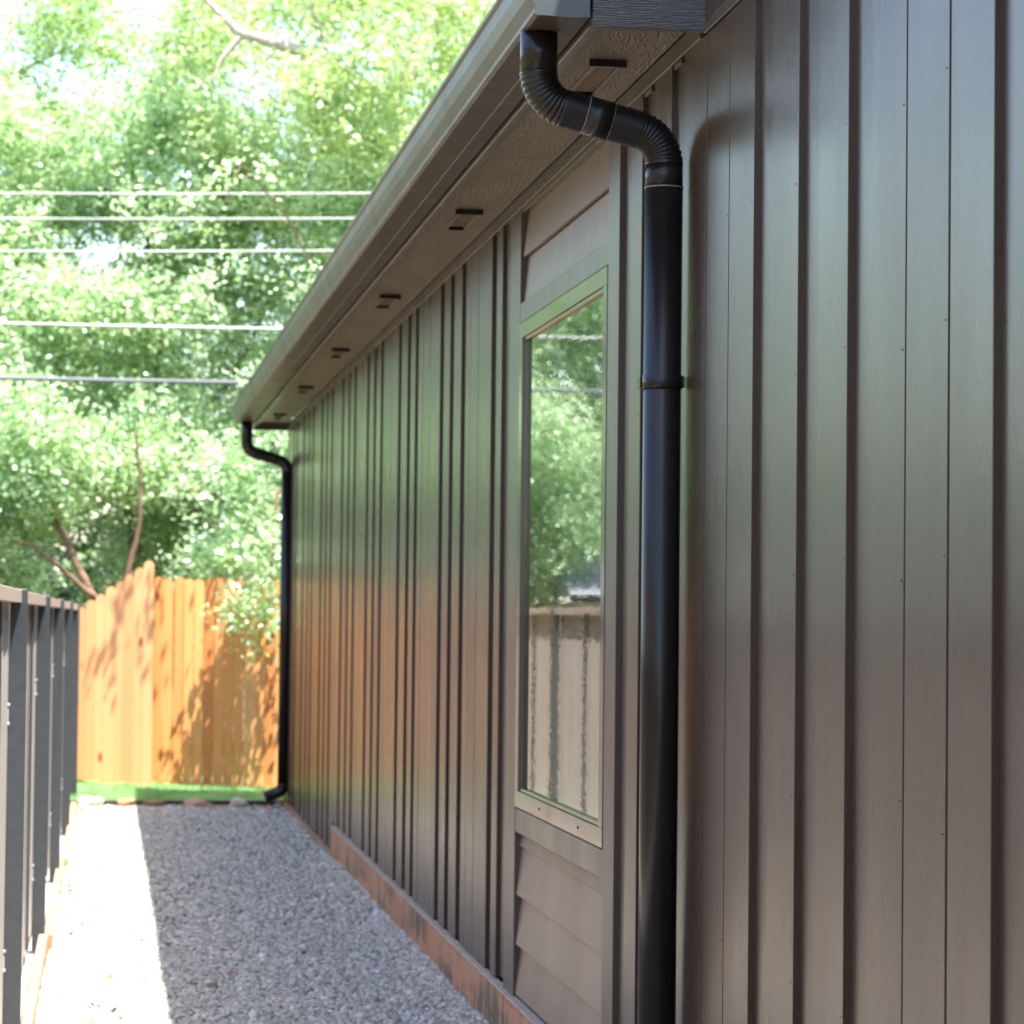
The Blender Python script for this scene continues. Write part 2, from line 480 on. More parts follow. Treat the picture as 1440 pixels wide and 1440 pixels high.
ed = boxes('lawn_edging', [(-0.32, 1.9, 20.80, 20.835, -0.03, 0.052)], M['rubber'], None, 0.003)
tag(ed, 'black edging strip between the gravel path and the bright green lawn', 'edging')
V, F = [], []
for j in range(5):
    for i in range(30):
        V.append((-0.2 + 1.45 * i / 29, 20.50 + 0.29 * j / 4 + 0.03 * math.sin(i * 1.3), 0.012 + 0.022 * math.sin(math.pi * j / 4.0) * (0.6 + 0.4 * math.sin(i * 2.1))))
for j in range(4):
    for i in range(29):
        F.append((j * 30 + i, j * 30 + i + 1, (j + 1) * 30 + i + 1, (j + 1) * 30 + i))
tag(link('clay_soil', mesh('clay_soil', V, F, True), M['clay']), 'low ridge of red clay soil between the gravel and the black edging', 'soil', kind='stuff')

# ------------------------------------------------------------------ rocks
def rock(label, x, y, z, sx, sy, sz, mat, seed, cat='rock', name='rock'):
    bm = bmesh.new()
    bmesh.ops.create_icosphere(bm, subdivisions=2, radius=1)
    r = random.Random(seed)
    dirs = [Vector((r.gauss(0, 1), r.gauss(0, 1), r.gauss(0, 1))).normalized() for _ in range(9)]
    for v in bm.verts:
        for d in dirs:
            k = v.co.dot(d)
            if k > 0.62: v.co -= d * (k - 0.62) * 0.9
        v.co = Vector((v.co.x * sx, v.co.y * sy, v.co.z * sz)) * (1 + 0.05 * r.random())
    o = finish(bm, name, mat)
    o.location = (x, y, z); o.rotation_euler = (0, 0, r.random() * 0.6 - 0.3)
    return tag(o, label, cat)
M['rockwhite'] = simple('pale_limestone', (0.5, 0.45, 0.4), (0.62, 0.57, 0.52), 0.85, 12)
M['rockpink'] = simple('pink_sandstone', (0.42, 0.22, 0.17), (0.55, 0.34, 0.28), 0.85, 14)
M['rockpale'] = simple('pale_pink_stone', (0.45, 0.36, 0.34), (0.6, 0.5, 0.48), 0.85, 14)
M['rockorange'] = simple('orange_sandstone', (0.5, 0.27, 0.13), (0.62, 0.38, 0.2), 0.85, 14)
rock('largest pale rock at the fence end of the black lawn edging', -0.07, 20.66, 0.055, 0.10, 0.06, 0.055, M['rockwhite'], 1)
rock('small white chunk of rock lying in the sun at the foot of the metal fence', -0.12, 20.38, 0.03, 0.05, 0.05, 0.035, M['rockwhite'], 2)
rock('sunlit orange sandstone lump on the clay ridge just left of the shadow edge', 0.19, 20.62, 0.045, 0.09, 0.05, 0.045, M['rockorange'], 3)
rock('brown sandstone lump half buried in clay just inside the house shadow', 0.40, 20.63, 0.035, 0.10, 0.05, 0.035, M['clay'], 4)
rock('long pink sandstone rock in the middle of the black lawn edging', 0.70, 20.62, 0.045, 0.115, 0.05, 0.048, M['rockpink'], 5)
rock('small reddish stone touching the long pink sandstone rock', 0.81, 20.5, 0.025, 0.035, 0.03, 0.028, M['rockpink'], 6)
rock('blocky pale pink stone right of the long pink sandstone rock', 1.01, 20.62, 0.045, 0.085, 0.05, 0.05, M['rockpale'], 7)
rock('tiny orange stone on the gravel below the far downspout outlet', 1.22, 20.35, 0.02, 0.032, 0.03, 0.022, M['rockorange'], 8)
rock('tiny tan stone on the gravel at the far house corner', 1.30, 20.6, 0.035, 0.035, 0.03, 0.02, M['rockpale'], 9)

# ------------------------------------------------------------------ HOUSE
D = 1.38; T = 0.0135; P = D - T
house = empty('house', (1.38, 13, 0))
tag(house, 'long dark bronze house clad in vertical boards with black gutter pipes', 'house')
ZB, ZT = 0.22, 2.84

near_edges = [  # (near edge y, kind) B = edge of a proud board followed (nearer) by a channel, T = hairline joint
 (7.039, 'B'), (6.668, 'B'), (6.257, 'T'), (6.02, 'T'), (5.78, 'B'), (5.394, 'B'), (5.017, 'B'), (4.636, 'T'), (4.388, 'T'), (4.159, 'B')]
for k in range(1, 5):
    for (yy, kk) in near_edges[5:]:
        near_edges.append((yy - 1.62 * k, kk))
CH = 0.16
def siding(y_from, edges, zb, chan=CH):
    """boards from y_from (far) towards the camera, edges sorted far to near"""
    far = y_from
    for (ye, kind) in edges:
        if kind == 'B': a, nextfar = ye, ye - chan
        else: a, nextfar = ye + 0.0045, ye - 0.0045
        if far - a > 0.02:
            dx = rnd.uniform(-0.0006, 0.0006)
            box('siding_board', P + dx, D + 0.006, a, far, zb(a), ZT, M['siding'], house, 0.0012)
        if kind == 'T': box('joint', P + 0.009, D + 0.005, nextfar, a, zb(a), ZT, M['dark'], house)
        far = nextfar
    return far
zb_near = lambda y: ZB + rnd.uniform(-0.003, 0.003)
siding(7.19, near_edges, zb_near)
far_edges = []
B0 = [9.585 + 0.02, 9.88 - 0.0]
far_B = [(9.88 - .03, 'B'), (10.20, 'T'), (10.43, 'T'), (10.70, 'B'), (11.06, 'B'), (11.39, 'B'), (11.74, 'T'), (12.02, 'T'), (12.32, 'B'), (12.64, 'B'), (13.03, 'B'), (13.35, 'T'), (13.6, 'T'),
         (13.88, 'B'), (14.24, 'B'), (14.62, 'B'), (14.92, 'T'), (15.16, 'T'), (15.38, 'B'), (15.76, 'B'), (16.18, 'B'), (16.5, 'T'), (16.74, 'T'), (16.95, 'B'), (17.33, 'B'), (17.73, 'B'),
         (18.05, 'T'), (18.28, 'T'), (18.49, 'B'), (18.87, 'B'), (19.33, 'B'), (19.62, 'T'), (19.85, 'T'), (20.05, 'B'), (20.42, 'B')]
far_sorted = sorted(far_B, reverse=True)
def zb_far(y): return (0.055 if y > 16.40 else ZB) + rnd.uniform(-0.004, 0.004)
siding(20.86, far_sorted, zb_far, 0.13)
box('siding_board', P, D + 0.006, 9.585, 9.72, ZB, ZT, M['siding'], house, 0.0012)
# backing wall (channels between the boards)
box('wall', D, D + 0.12, 9.37, 16.40, ZB + 0.01, 2.90, M['siding'], house)
box('wall', D, D + 0.12, 16.40, HOUSE_END, 0.05, 2.90, M['siding'], house)
box('wall', D, D + 0.12, -4.0, 7.35, ZB + 0.01, 2.90, M['siding'], house)
box('wall', D + 0.02, D + 0.12, 7.35, 9.37, 2.53, 2.90, M['siding'], house)
box('wall', D + 0.02, D + 0.12, 7.35, 9.37, ZB + 0.01, 0.80, M['siding'], house)
box('wall', D + 0.12, 9.0, HOUSE_END - 0.15, HOUSE_END, 0.05, 2.90, M['siding'], house)
box('wall', D, 9.0, -4.15, -4.0, 0.0, 2.90, M['siding'], house)
box('wall', 8.9, 9.0, -4.0, HOUSE_END - 0.15, 0.0, 2.90, M['siding'], house)
box('corner_board', P - 0.004, D + 0.1, HOUSE_END - 0.04, HOUSE_END + 0.012, 0.05, 2.845, M['trim'], house, 0.002)
# frieze
box('frieze_board', P - 0.006, D + 0.004, 6.3195, HOUSE_END - 0.02, ZT, 2.885, M['trim'], house, 0.0015)
box('frieze_board', P - 0.004, D + 0.004, -4.0, 6.283, ZT + 0.004, 2.868, M['trim'], house, 0.0015)
# notched blocks under the frieze at each channel
for (yy, kk) in near_edges[:8]:
    if kk == 'B': box('channel_cap', P - 0.002, D - 0.001, yy - 0.12, yy - 0.035, ZT - 0.014, ZT - 0.001, M['trim'], house, 0.001)
# upper wall of the taller near block
for a, b in ((5.2, 6.283), (3.6, 5.195), (1.9, 3.595), (-4.0, 1.895)):
    box('upper_wall_board', P - 0.001, D + 0.12, a, b, 2.871, 4.3, M['siding'], house, 0.0015)
box('wall', D + 0.12, 9.0, 6.1, 6.283, 2.90, 4.3, M['siding'], house)
box('flat_roof', D - 0.02, 9.05, -4.2, 6.32, 4.3, 4.42, M['roof'], house, 0.005)

# window bay: trims, lap siding, window
TX = 1.3645
WY0, WY1, WZ0, WZ1 = 7.513, 9.144, 0.846, 2.452       # window frame outline
box('side_trim', TX, D + 0.02, 9.147, 9.378, ZB - 0.004, ZT, M['trim'], house, 0.0015)
box('side_trim', TX, D + 0.02, 7.345, 7.510, ZB - 0.004, ZT, M['trim'], house, 0.0015)
box('head_trim', TX + 0.001, D + 0.02, 7.511, 9.146, 2.455, 2.522, M['trim'], house, 0.0015)
def lap(z0, z1, proud=0.016):
    bm = bmesh.new()
    y0, y1 = 7.512, 9.145
    xb, xt = D + 0.001 - proud + 0.012, D + 0.012
    vs = [bm.verts.new(p) for p in ((xb, y0, z0), (xb + 0.012, y0, z0), (xt + 0.012, y0, z1), (xt, y0, z1), (xb, y1, z0), (xb + 0.012, y1, z0), (xt + 0.012, y1, z1), (xt, y1, z1))]
    for q in ((0, 1, 2, 3), (7, 6, 5, 4), (0, 4, 5, 1), (1, 5, 6, 2), (2, 6, 7, 3), (3, 7, 4, 0)):
        bm.faces.new([vs[i] for i in q])
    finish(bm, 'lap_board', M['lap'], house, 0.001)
box('lap_header', 1.367, D + 0.02, 7.512, 9.145, 2.826, 2.8395, M['trim'], house, 0.001)
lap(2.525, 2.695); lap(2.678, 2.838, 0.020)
box('window_apron', 1.366, D + 0.02, 7.512, 9.145, 0.762, 0.841, M['trim'], house, 0.0015)
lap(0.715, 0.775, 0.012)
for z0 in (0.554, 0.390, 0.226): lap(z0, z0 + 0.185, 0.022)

win = box('window', 1.379, 1.389, WY0 + 0.07, WY1 - 0.075, 0.903, 2.40, M['glass'], house)
win['label'] = 'tall window pane reflecting trees and the metal fence'
WX = 1.3625
def fr(name, y0, y1, z0, z1, x0=WX, x1=1.40): return box(name, x0, x1, y0, y1, z0, z1, M['winframe'], win, 0.0012)
fr('frame_rail', WY0, WY1, WZ0, 0.900); fr('frame_rail', WY0, WY1, 2.402, WZ1)
fr('frame_stile', WY0, WY0 + 0.062, 0.9005, 2.4015); fr('frame_stile', WY1 - 0.068, WY1, 0.9005, 2.4015)
fr('glazing_bead', WY0 + 0.063, WY0 + 0.072, 0.9005, 2.4015, 1.370, 1.3785); fr('glazing_bead', WY1 - 0.078, WY1 - 0.069, 0.9005, 2.4015, 1.370, 1.3785)
fr('glazing_bead', WY0 + 0.073, WY1 - 0.079, 0.901, 0.912, 1.368, 1.3785); fr('glazing_bead', WY0 + 0.073, WY1 - 0.079, 2.390, 2.401, 1.368, 1.3785)
for yy in (8.62, 7.90): box('weep_hole', WX - 0.0008, WX + 0.004, yy - 0.012, yy + 0.012, 0.870, 0.877, M['dark'], win)
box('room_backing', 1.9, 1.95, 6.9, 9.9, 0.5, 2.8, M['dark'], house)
# curtain folds behind the glass
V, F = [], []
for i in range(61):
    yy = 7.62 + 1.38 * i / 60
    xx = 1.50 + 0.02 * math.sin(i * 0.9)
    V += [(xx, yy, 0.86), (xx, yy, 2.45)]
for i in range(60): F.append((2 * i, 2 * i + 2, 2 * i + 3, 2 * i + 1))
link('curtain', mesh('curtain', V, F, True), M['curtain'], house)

# nail heads, flush filled and slightly proud
nb = []
for (yy, kk) in near_edges[:9]:
    for zz in [ZB + 0.12 + 0.41 * q for q in range(7)]:
        y_, z_ = yy + 0.018, zz + rnd.uniform(-0.03, 0.03)
        nb.append((P - 0.0010, P + 0.001, y_ - 0.0025, y_ + 0.0025, z_ - 0.0013, z_ + 0.0013))
tag(boxes('nail_heads', nb, M['dark'], house, 0.0004), kind='stuff')
# foundation
box('foundation', 1.345, 1.50, 8.0, 16.37, -0.1, 0.205, M['conc'], house, 0.006)
box('foundation', 1.345, 1.50, -4.0, 7.996, -0.1, 0.205, M['conc'], house, 0.006)
box('foundation_ledge', 1.342, 1.379, -4.0, 16.372, 0.207, 0.217, M['ledge'], house, 0.003)
box('foundation', 1.352, 1.50, 16.45, 20.88, -0.1, 0.048, M['clay'], house, 0.006)
box('dark_gap', 1.366, 1.378, 16.373, 16.395, 0.04, 0.26, M['dark'], house)

# eave: soffit panels, fascia, rake return, roof
EY0, EY1 = 6.32, HOUSE_END + 0.05
seams = [6.32, 8.38, 10.82, 13.26, 15.7, 18.14, EY1]
for a, b in zip(seams[:-1], seams[1:]):
    box('soffit_panel', 1.121, 1.359, a + (0.002 if a > 6.33 else 0), b - 0.002, 2.886, 2.90, M['soffit'], house, 0.001)
box('soffit_strip', 1.121, 1.145, EY0, EY1 - 0.002, 2.876, 2.8855, M['trim'], house, 0.002)
box('fascia_board', 1.098, 1.119, EY0, EY1, 2.855, 3.03, M['trim'], house, 0.002)
rk = box('rake_return', 1.100, 1.379, 6.2845, 6.318, 2.851, 3.6, M['rake'], house, 0.002)
box('end_return', 1.10, 1.379, EY1 + 0.001, EY1 + 0.03, 2.83, 3.03, M['trim'], house, 0.002)
bm = bmesh.new()   # roof slab rising to the right
vs = [bm.verts.new(p) for p in ((0.99, 6.285, 3.035), (5.2, 6.285, 4.4), (9.2, 6.285, 3.1), (9.2, 6.285, 3.15), (5.2, 6.285, 4.46), (0.99, 6.285, 3.06),
                                 (0.99, EY1 + .03, 3.035), (5.2, EY1 + .03, 4.4), (9.2, EY1 + .03, 3.1), (9.2, EY1 + .03, 3.15), (5.2, EY1 + .03, 4.46), (0.99, EY1 + .03, 3.06))]
for q in ((0, 1, 4, 5), (1, 2, 3, 4), (6, 11, 10, 7), (7, 10, 9, 8), (0, 6, 7, 1), (1, 7, 8, 2), (5, 4, 10, 11), (4, 3, 9, 10), (0, 5, 11, 6), (2, 8, 9, 3)):
    bm.faces.new([vs[i] for i in q])
finish(bm, 'roof', M['roof'], house)
bm = bmesh.new()
v3 = [bm.verts.new(p) for p in ((1.5, HOUSE_END - .1, 2.901), (8.95, HOUSE_END - .1, 2.901), (8.95, HOUSE_END - .1, 3.09), (5.2, HOUSE_END - .1, 4.39), (1.5, HOUSE_END - .1, 3.19))]
bm.faces.new(v3); finish(bm, 'gable', M['siding'], house)

# soffit vents
for yv in (6.84, 9.52, 12.2, 14.79, 17.38, 19.94):
    ventf = boxes('soffit_vent', [(1.190, 1.284, yv, yv + 0.012, 2.868, 2.8855), (1.206, 1.217, yv + 0.0125, yv + 0.44, 2.876, 2.8855), (1.272, 1.282, yv + 0.0125, yv + 0.44, 2.876, 2.8855),
                                  (1.2175, 1.2715, yv + 0.428, yv + 0.44, 2.876, 2.8855)], M['trim'], house, 0.001)
    M.setdefault('ventmesh', simple('rusty_vent_screen', (0.10, 0.055, 0.035), (0.16, 0.10, 0.07), 0.8, 60, 0.003, 200))
    box('vent_screen', 1.2175, 1.2715, yv + 0.013, yv + 0.427, 2.883, 2.8855, M['ventmesh'], ventf)
    box('vent_stop', 1.2178, 1.2712, yv + 0.418, yv + 0.4265, 2.872, 2.8825, M['dark'], ventf)
    box('vent_lip', 1.189, 1.285, yv - 0.006, yv - 0.0005, 2.868, 2.885, M['pipe'], ventf)

# gutter : K profile
def gutter_profile(dx=0.0):
    return [(1.092, 2.995), (1.092, 2.870), (1.045, 2.8685), (1.0435, 2.8665), (1.0415, 2.8685), (0.972, 2.870), (0.962, 2.8745), (0.9605, 2.884), (0.9645, 2.888), (0.966, 2.892), (0.953, 2.921), (0.945, 2.952), (0.943, 2.985), (0.936, 2.992), (0.936, 3.002), (0.948, 3.004)]
def extr(name, prof, y0, y1, mat, parent, close=False):
    n = len(prof); V = [(x, y0, z) for x, z in prof] + [(x, y1, z) for x, z in prof]
    F = [(i, i + 1, n + i + 1, n + i) for i in range(n - 1)]
    if close: F += [tuple(range(n)), tuple(reversed(range(n, 2 * n))), (n - 1, 0, n, 2 * n - 1)]
    o = link(name, mesh(name, V, F), mat, parent)
    return o
gut = extr('gutter', gutter_profile(), 6.282, HOUSE_END + 0.08, M['gutter'], house)
sd = gut.modifiers.new('thick', 'SOLIDIFY'); sd.thickness = 0.0016
gut['label'] = 'bronze rain gutter running along the eave'
pr = gutter_profile()
V = [(x, 6.281, z) for x, z in pr] ; n = len(V)
V += [(x, 6.276, z) for x, z in pr]
F = [tuple(range(n)), tuple(reversed(range(n, 2 * n)))] + [(i, i + 1, n + i + 1, n + i) for i in range(n - 1)]
M['endcap'] = paint('slate_end_cap', (0.07, 0.078, 0.082), (0.08, 0.088, 0.092), 0.3, (2, 2, 2), 0.0002, 0.0001)
link('end_cap', mesh('end_cap', V, F), M['endcap'], gut)
V = [(x, HOUSE_END + 0.081, z) for x, z in pr] + [(x, HOUSE_END + 0.086, z) for x, z in pr]
link('end_cap', mesh('end_cap', V, F), M['gutter'], gut)
box('drip_edge', 0.985, 1.09, 6.30, HOUSE_END + 0.08, 3.012, 3.018, M['gutter'], house)

# downspouts
def arc_path(x0, z0, pts_ctrl, step=0.006):
    pass
def spout_path(xa, za, xb, zb, zbot, R=0.105, slope_deg=15):
    """vertical drop at xa, bend, nearly level run, bend, vertical at xb  (x-z plane); returns list of (x,z,kind)"""
    s = math.radians(slope_deg)          # downward slope of the cross run
    th = math.pi / 2 - s                  # bend angle
    # first bend centre at (xa+R, z1)
    ex, ez = R - R * math.cos(th), -R * math.sin(th)      # displacement through bend one
    dx = xb - xa
    run = (dx - 2 * ex) / math.cos(s)
    pts = []
    return th, ex, ez, run, s
def build_spout(yc, xa, xb, ztop, z1, r, zbot, kick, rings, parent, label, R=0.10, slope=15, far=False):
    root = None
    th, ex, ez, run, s = spout_path(xa, 0, xb, 0, 0, R, slope)
    def elbow(cx, cz, a0, a1, rr, name='elbow', nr=11):
        pts, rad = [], []
        N = nr * 6 if not far else 20
        for i in range(N + 1):
            t = i / N; a = a0 + (a1 - a0) * t
            pts.append((cx + R * math.cos(a), yc, cz + R * math.sin(a)))
            k = 0
            if not far and 0.06 < t < 0.94:
                k = -0.0035 * abs(math.sin(math.pi * t * nr)) ** 0.6 + 0.0012
            rad.append(rr + k)
        return pts, rad
    # straight drop from the gutter
    top = tube('downspout', [(xa, yc, ztop), (xa, yc, z1)], r * 0.985, M['pipe'], parent, 40)
    top['label'] = label
    root = top
    # bend one: tangent starts going down, turns toward +x.  centre (xa+R, z1)
    p, q = elbow(xa + R, z1, math.pi, math.pi + th, r)
    tube('elbow', p, q, M['pipe'], root, 40, False)
    e1 = Vector(p[-1]); d = Vector((math.cos(s), 0, -math.sin(s)))
    e2 = e1 + d * run
    m1, m2 = e1 + d * (run * 0.28), e1 + d * (run * 0.62)
    tube('cross_run', [e1, e2], r * 0.992, M['pipe'], root, 40, False)
    if not far:
        for mm, rr in ((m1, 1.03), (m2, 1.02)):
            tube('coupling_ring', [mm - d * 0.0012, mm + d * 0.0012], r * rr, M['seam'], root, 40)
        tube('coupling_sleeve', [m1, m2], r * 1.02, M['pipe'], root, 40)
    # bend two : centre is below e2
    nrm = Vector((-math.sin(s), 0, -math.cos(s)))
    c2 = e2 + nrm * R
    a0 = math.atan2(-nrm.z, -nrm.x)
    p, q = elbow(c2.x, c2.z, a0, a0 - th, r)
    tube('elbow', p, q, M['pipe'], root, 40, False)
    e3 = Vector(p[-1])
    if not far:
        tube('straight_collar', [e3, e3 + Vector((0, 0, -0.055))], r * 0.992, M['pipe'], root, 40)
        tube('coupling_ring', [e3 + Vector((0, 0, -0.0545)), e3 + Vector((0, 0, -0.0575))], r * 1.035, M['seam'], root, 40)
    if kick:
        zb = zbot
        tube('pipe_length', [(e3.x, yc, e3.z), (e3.x, yc, zb + 0.09)], r, M['pipe'], root, 40)
        pts = [(e3.x - R * 0.8 + R * 0.8 * math.cos(a), yc, zb + 0.09 - R * 0.8 * math.sin(a)) for a in [math.radians(v) for v in range(0, 73, 6)]]
        l = Vector(pts[-1]); dd = Vector((-math.sin(math.radians(70)), 0, -math.cos(math.radians(70))))
        pts.append(tuple(l + dd * 0.09))
        tube('kick_elbow', pts, r * 1.02, M['pipe'], root, 32)
    else:
        tube('pipe_length', [(e3.x, yc, e3.z - 0.056), (e3.x, yc, zbot)], r, M['pipe'], root, 48)
    return root, e3
sp, e3 = build_spout(6.48, 1.005, 1.311, 2.871, 2.775, 0.0455, 0.03, False, True, house, 'near black round downspout with corrugated elbows', R=0.085, slope=14)
# strap with ears
zs = 2.045
tube('strap', [(e3.x, 6.48, zs - 0.016), (e3.x, 6.48, zs - 0.0155), (e3.x, 6.48, zs + 0.0155), (e3.x, 6.48, zs + 0.016)], [0.0462, 0.0478, 0.0478, 0.0462], M['pipe'], sp, 48)
boxes('strap_ear', [(e3.x - 0.052, e3.x - 0.04, 6.49, 6.53, zs - 0.014, zs + 0.014), (e3.x + 0.036, e3.x + 0.051, 6.46, 6.49, zs - 0.014, zs + 0.014)], M['pipe'], sp, 0.002)
build_spout(20.60, 1.035, 1.338, 2.871, 2.72, 0.044, 0.10, True, True, house, 'far black round downspout ending in a kick elbow over the lawn', R=0.09, slope=15, far=True)

# ------------------------------------------------------------------ metal fence
mf = empty('metal_fence', (-0.25, 13, 0))
tag(mf, 'low metal fence with slate posts and taupe panels left of the gravel path', 'fence')
posts = [-2.8, 0.2, 3.2, 6.2, 9.2, 12.2, 15.2, 18.2, 21.2]
def ztop(y): return 1.545 - 0.0038 * (y - 9.2) if y > 0 else 1.58
for i, py in enumerate(posts):
    xr = fence_x(py)
    box('post', xr - 0.056, xr, py, py + 0.055, 0.0, ztop(py) + 0.004, M['post'], mf, 0.003)
    if py > 5:
        for zz in (1.14, 0.34):
            boxes('bracket', [(xr - 0.058, xr - 0.054, py - 0.005, py - 0.001, zz - 0.035, zz + 0.035), (xr - 0.060, xr - 0.050, py - 0.008, py - 0.001, zz + 0.026, zz + 0.036), (xr - 0.060, xr - 0.050, py - 0.008, py - 0.001, zz - 0.036, zz - 0.026)], M['bolt'], mf, 0.001)
    if i + 1 < len(posts):
        qy = posts[i + 1]; xq = fence_x(qy)
        def slab(name, xo0, xo1, ya, yb, z0a, z1a, z0b, z1b, mat):
            bm = bmesh.new()
            fa, fb = fence_x(ya), fence_x(yb)
            vs = [bm.verts.new(p) for p in ((fa + xo0, ya, z0a), (fa + xo1, ya, z0a), (fb + xo1, yb, z0b), (fb + xo0, yb, z0b), (fa + xo0, ya, z1a), (fa + xo1, ya, z1a), (fb + xo1, yb, z1b), (fb + xo0, yb, z1b))]
            for q in ((3, 2, 1, 0), (4, 5, 6, 7), (0, 1, 5, 4), (1, 2, 6, 5), (2, 3, 7, 6), (3, 0, 4, 7)): bm.faces.new([vs[k] for k in q])
            return finish(bm, name, mat, mf, 0.0015)
        za, zb = ztop(py), ztop(qy)
        ya, yb = py + 0.056, qy - 0.001
        slab('cap_rail', -0.062, -0.018, ya, yb, za - 0.042, za, zb - 0.042, zb, M['rail'])
        # panel split by ribs into sheets
        cuts = [ya, ya + 0.98, ya + 1.96, yb]
        for a, b in zip(cuts[:-1], cuts[1:]):
            bm = bmesh.new()
            N = 9; rows = []
            for k in range(N + 1):
                yy = a + (b - a) * k / N
                xo = -0.058 + (0.006 if k % 3 == 1 else 0)
                rows.append([bm.verts.new((fence_x(yy) + xo, yy, 0.10)), bm.verts.new((fence_x(yy) + xo, yy, za - 0.043))])
            for k in range(N): bm.faces.new((rows[k][0], rows[k + 1][0], rows[k + 1][1], rows[k][1]))
            r = bmesh.ops.extrude_face_region(bm, geom=bm.faces[:])
            bmesh.ops.translate(bm, vec=(-0.006, 0, 0), verts=[v for v in r['geom'] if isinstance(v, bmesh.types.BMVert)])
            finish(bm, 'panel', M['panel'], mf)
        for yy in cuts[1:-1]:
            slab('rib', -0.0515, -0.040, yy - 0.018, yy + 0.018, 0.13, za - 0.044, 0.13, za - 0.044, M['post'])
V, F = [], []
# cedar edging boards under the fence
for a, b in ((5.0, 8.6), (8.61, 12.2), (12.21, 15.8), (15.81, 20.3)):
    o = box('timber_edging', fence_x((a + b) / 2) - 0.015, fence_x((a + b) / 2) + 0.022, a, b, -0.05, 0.075, M['edging'], None, 0.004)
    o.rotation_euler = (0, 0, 0)
    lab = {5.0: 'nearest length of orange cedar edging at the foot of the metal fence', 8.61: 'second length of cedar edging under the metal fence, counted from the camera',
           12.21: 'third length of cedar edging under the metal fence, with weeds at its side', 15.81: 'farthest length of cedar edging, ending by the white rocks at the lawn'}[a]
    tag(o, lab, 'edging board', 'cedar edging boards under the metal fence')

# ------------------------------------------------------------------ cedar fences
def picket(x, w, y, z0, z1, parent, round_top, seed):
    r = random.Random(seed)
    V = []; n = 5
    pr = [(-w / 2, z0), (w / 2, z0)]
    if round_top:
        c = z1 - w * 0.5
        pr += [(w / 2 * math.cos(a), c + w * 0.5 * math.sin(a)) for a in [math.pi * k / 6 for k in range(0, 7)]]
    else:
        e = w * 0.28
        pr += [(w / 2, z1 - e), (w / 2 - e, z1), (-w / 2 + e, z1), (-w / 2, z1 - e)]
    m = len(pr); th = 0.016; lean = r.uniform(-0.003, 0.003)
    V = [(x + px + lean * pz, y + r.uniform(0, 0.0), pz) for px, pz in pr] + [(x + px + lean * pz, y + th, pz) for px, pz in pr]
    F = [tuple(range(m)), tuple(reversed(range(m, 2 * m)))] + [(i, m + i, m + (i + 1) % m, (i + 1) % m) for i in range(m)]
    me = mesh('picket', V, F)
    set_tone(me, [min(1, max(0, r.gauss(0.5, 0.3)))] * len(F))
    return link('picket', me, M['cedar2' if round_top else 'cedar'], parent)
cf = empty('cedar_fence', (1.4, 22.3, 0))
tag(cf, 'orange cedar picket fence with level top behind the lawn, dappled with leaf shadows', 'fence')
w = 0.0755; k = 0
xx = 0.40
while xx < 7.5:
    picket(xx + w / 2, w, 22.30 + 0.004 * (k % 3) + rnd.uniform(0, .003), 0.055 - 0.05 * min(1, (xx - .4) / 1.0), 1.722 + rnd.uniform(-0.012, 0.012), cf, False, k)
    xx += w + 0.0055; k += 1
for zz in (0.35, 1.45): 
    o = box('fence_rail', 0.4, 7.5, 22.33, 22.37, zz - 0.04, zz + 0.04, M['cedar'], cf)
    set_tone(o.data, [0.4] * len(o.data.polygons))
cf2 = empty('cedar_fence', (0.1, 22.15, 0))
tag(cf2, 'pale sunlit cedar fence section with scalloped pickets stepping down to the metal fence', 'fence')
xx = 0.40 - 0.082; k = 0
while xx > -2.2:
    zt = 1.848 - 0.052 * k if k < 8 else 1.51
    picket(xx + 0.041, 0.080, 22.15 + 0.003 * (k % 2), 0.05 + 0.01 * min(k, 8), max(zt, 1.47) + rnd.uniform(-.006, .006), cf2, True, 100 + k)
    xx -= 0.0755 if k else 0.0755; k += 1
for zz in (0.4, 1.3):
    o = box('fence_rail', -2.2, 0.36, 22.17, 22.21, zz - 0.04, zz + 0.04, M['cedar'], cf2)
    set_tone(o.data, [0.5] * len(o.data.polygons))

# ------------------------------------------------------------------ wires
def wire(x0, z0, x1, z1, y, r, mat, label):
    k = 23.4 / 25; x0, x1, z0, z1, y, r = x0 * k, x1 * k, 1.5 + (z0 - 1.5) * k, 1.5 + (z1 - 1.5) * k, y * k, r * k * 0.82
    m = (z1 - z0) / (x1 - x0)
    pts = []
    for i in range(41):
        x = -32 + 56 * i / 40
        z = z0 + m * (x - x0) + 0.0016 * ((x + 1) ** 2)
        pts.append((x, y, z))
    return tag(tube('overhead_wire', pts, r, mat, None, 8), label, 'wire', 'overhead wires crossing in front of the trees')
wire(-0.967, 5.151, 2.466, 5.245, 25, 0.0115, M['wire'], 'topmost cream wire crossing in front of the trees')
wire(-0.963, 4.922, 2.307, 5.01, 24.98, 0.0115, M['wire'], 'second cream wire down, close under the topmost one')
wire(-0.958, 4.636, 2.085, 4.715, 25.02, 0.0125, M['wire'], 'lowest of the three thin cream wires')
wire(-0.947, 3.951, 1.612, 3.953, 24.6, 0.016, M['wire'], 'thick pale wire by itself midway above the far gutter corner')
wire(-0.938, 3.463, 1.299, 3.464, 24.5, 0.021, M['cable'], 'thick grey cable, lowest of the lines, meeting the gutter end')

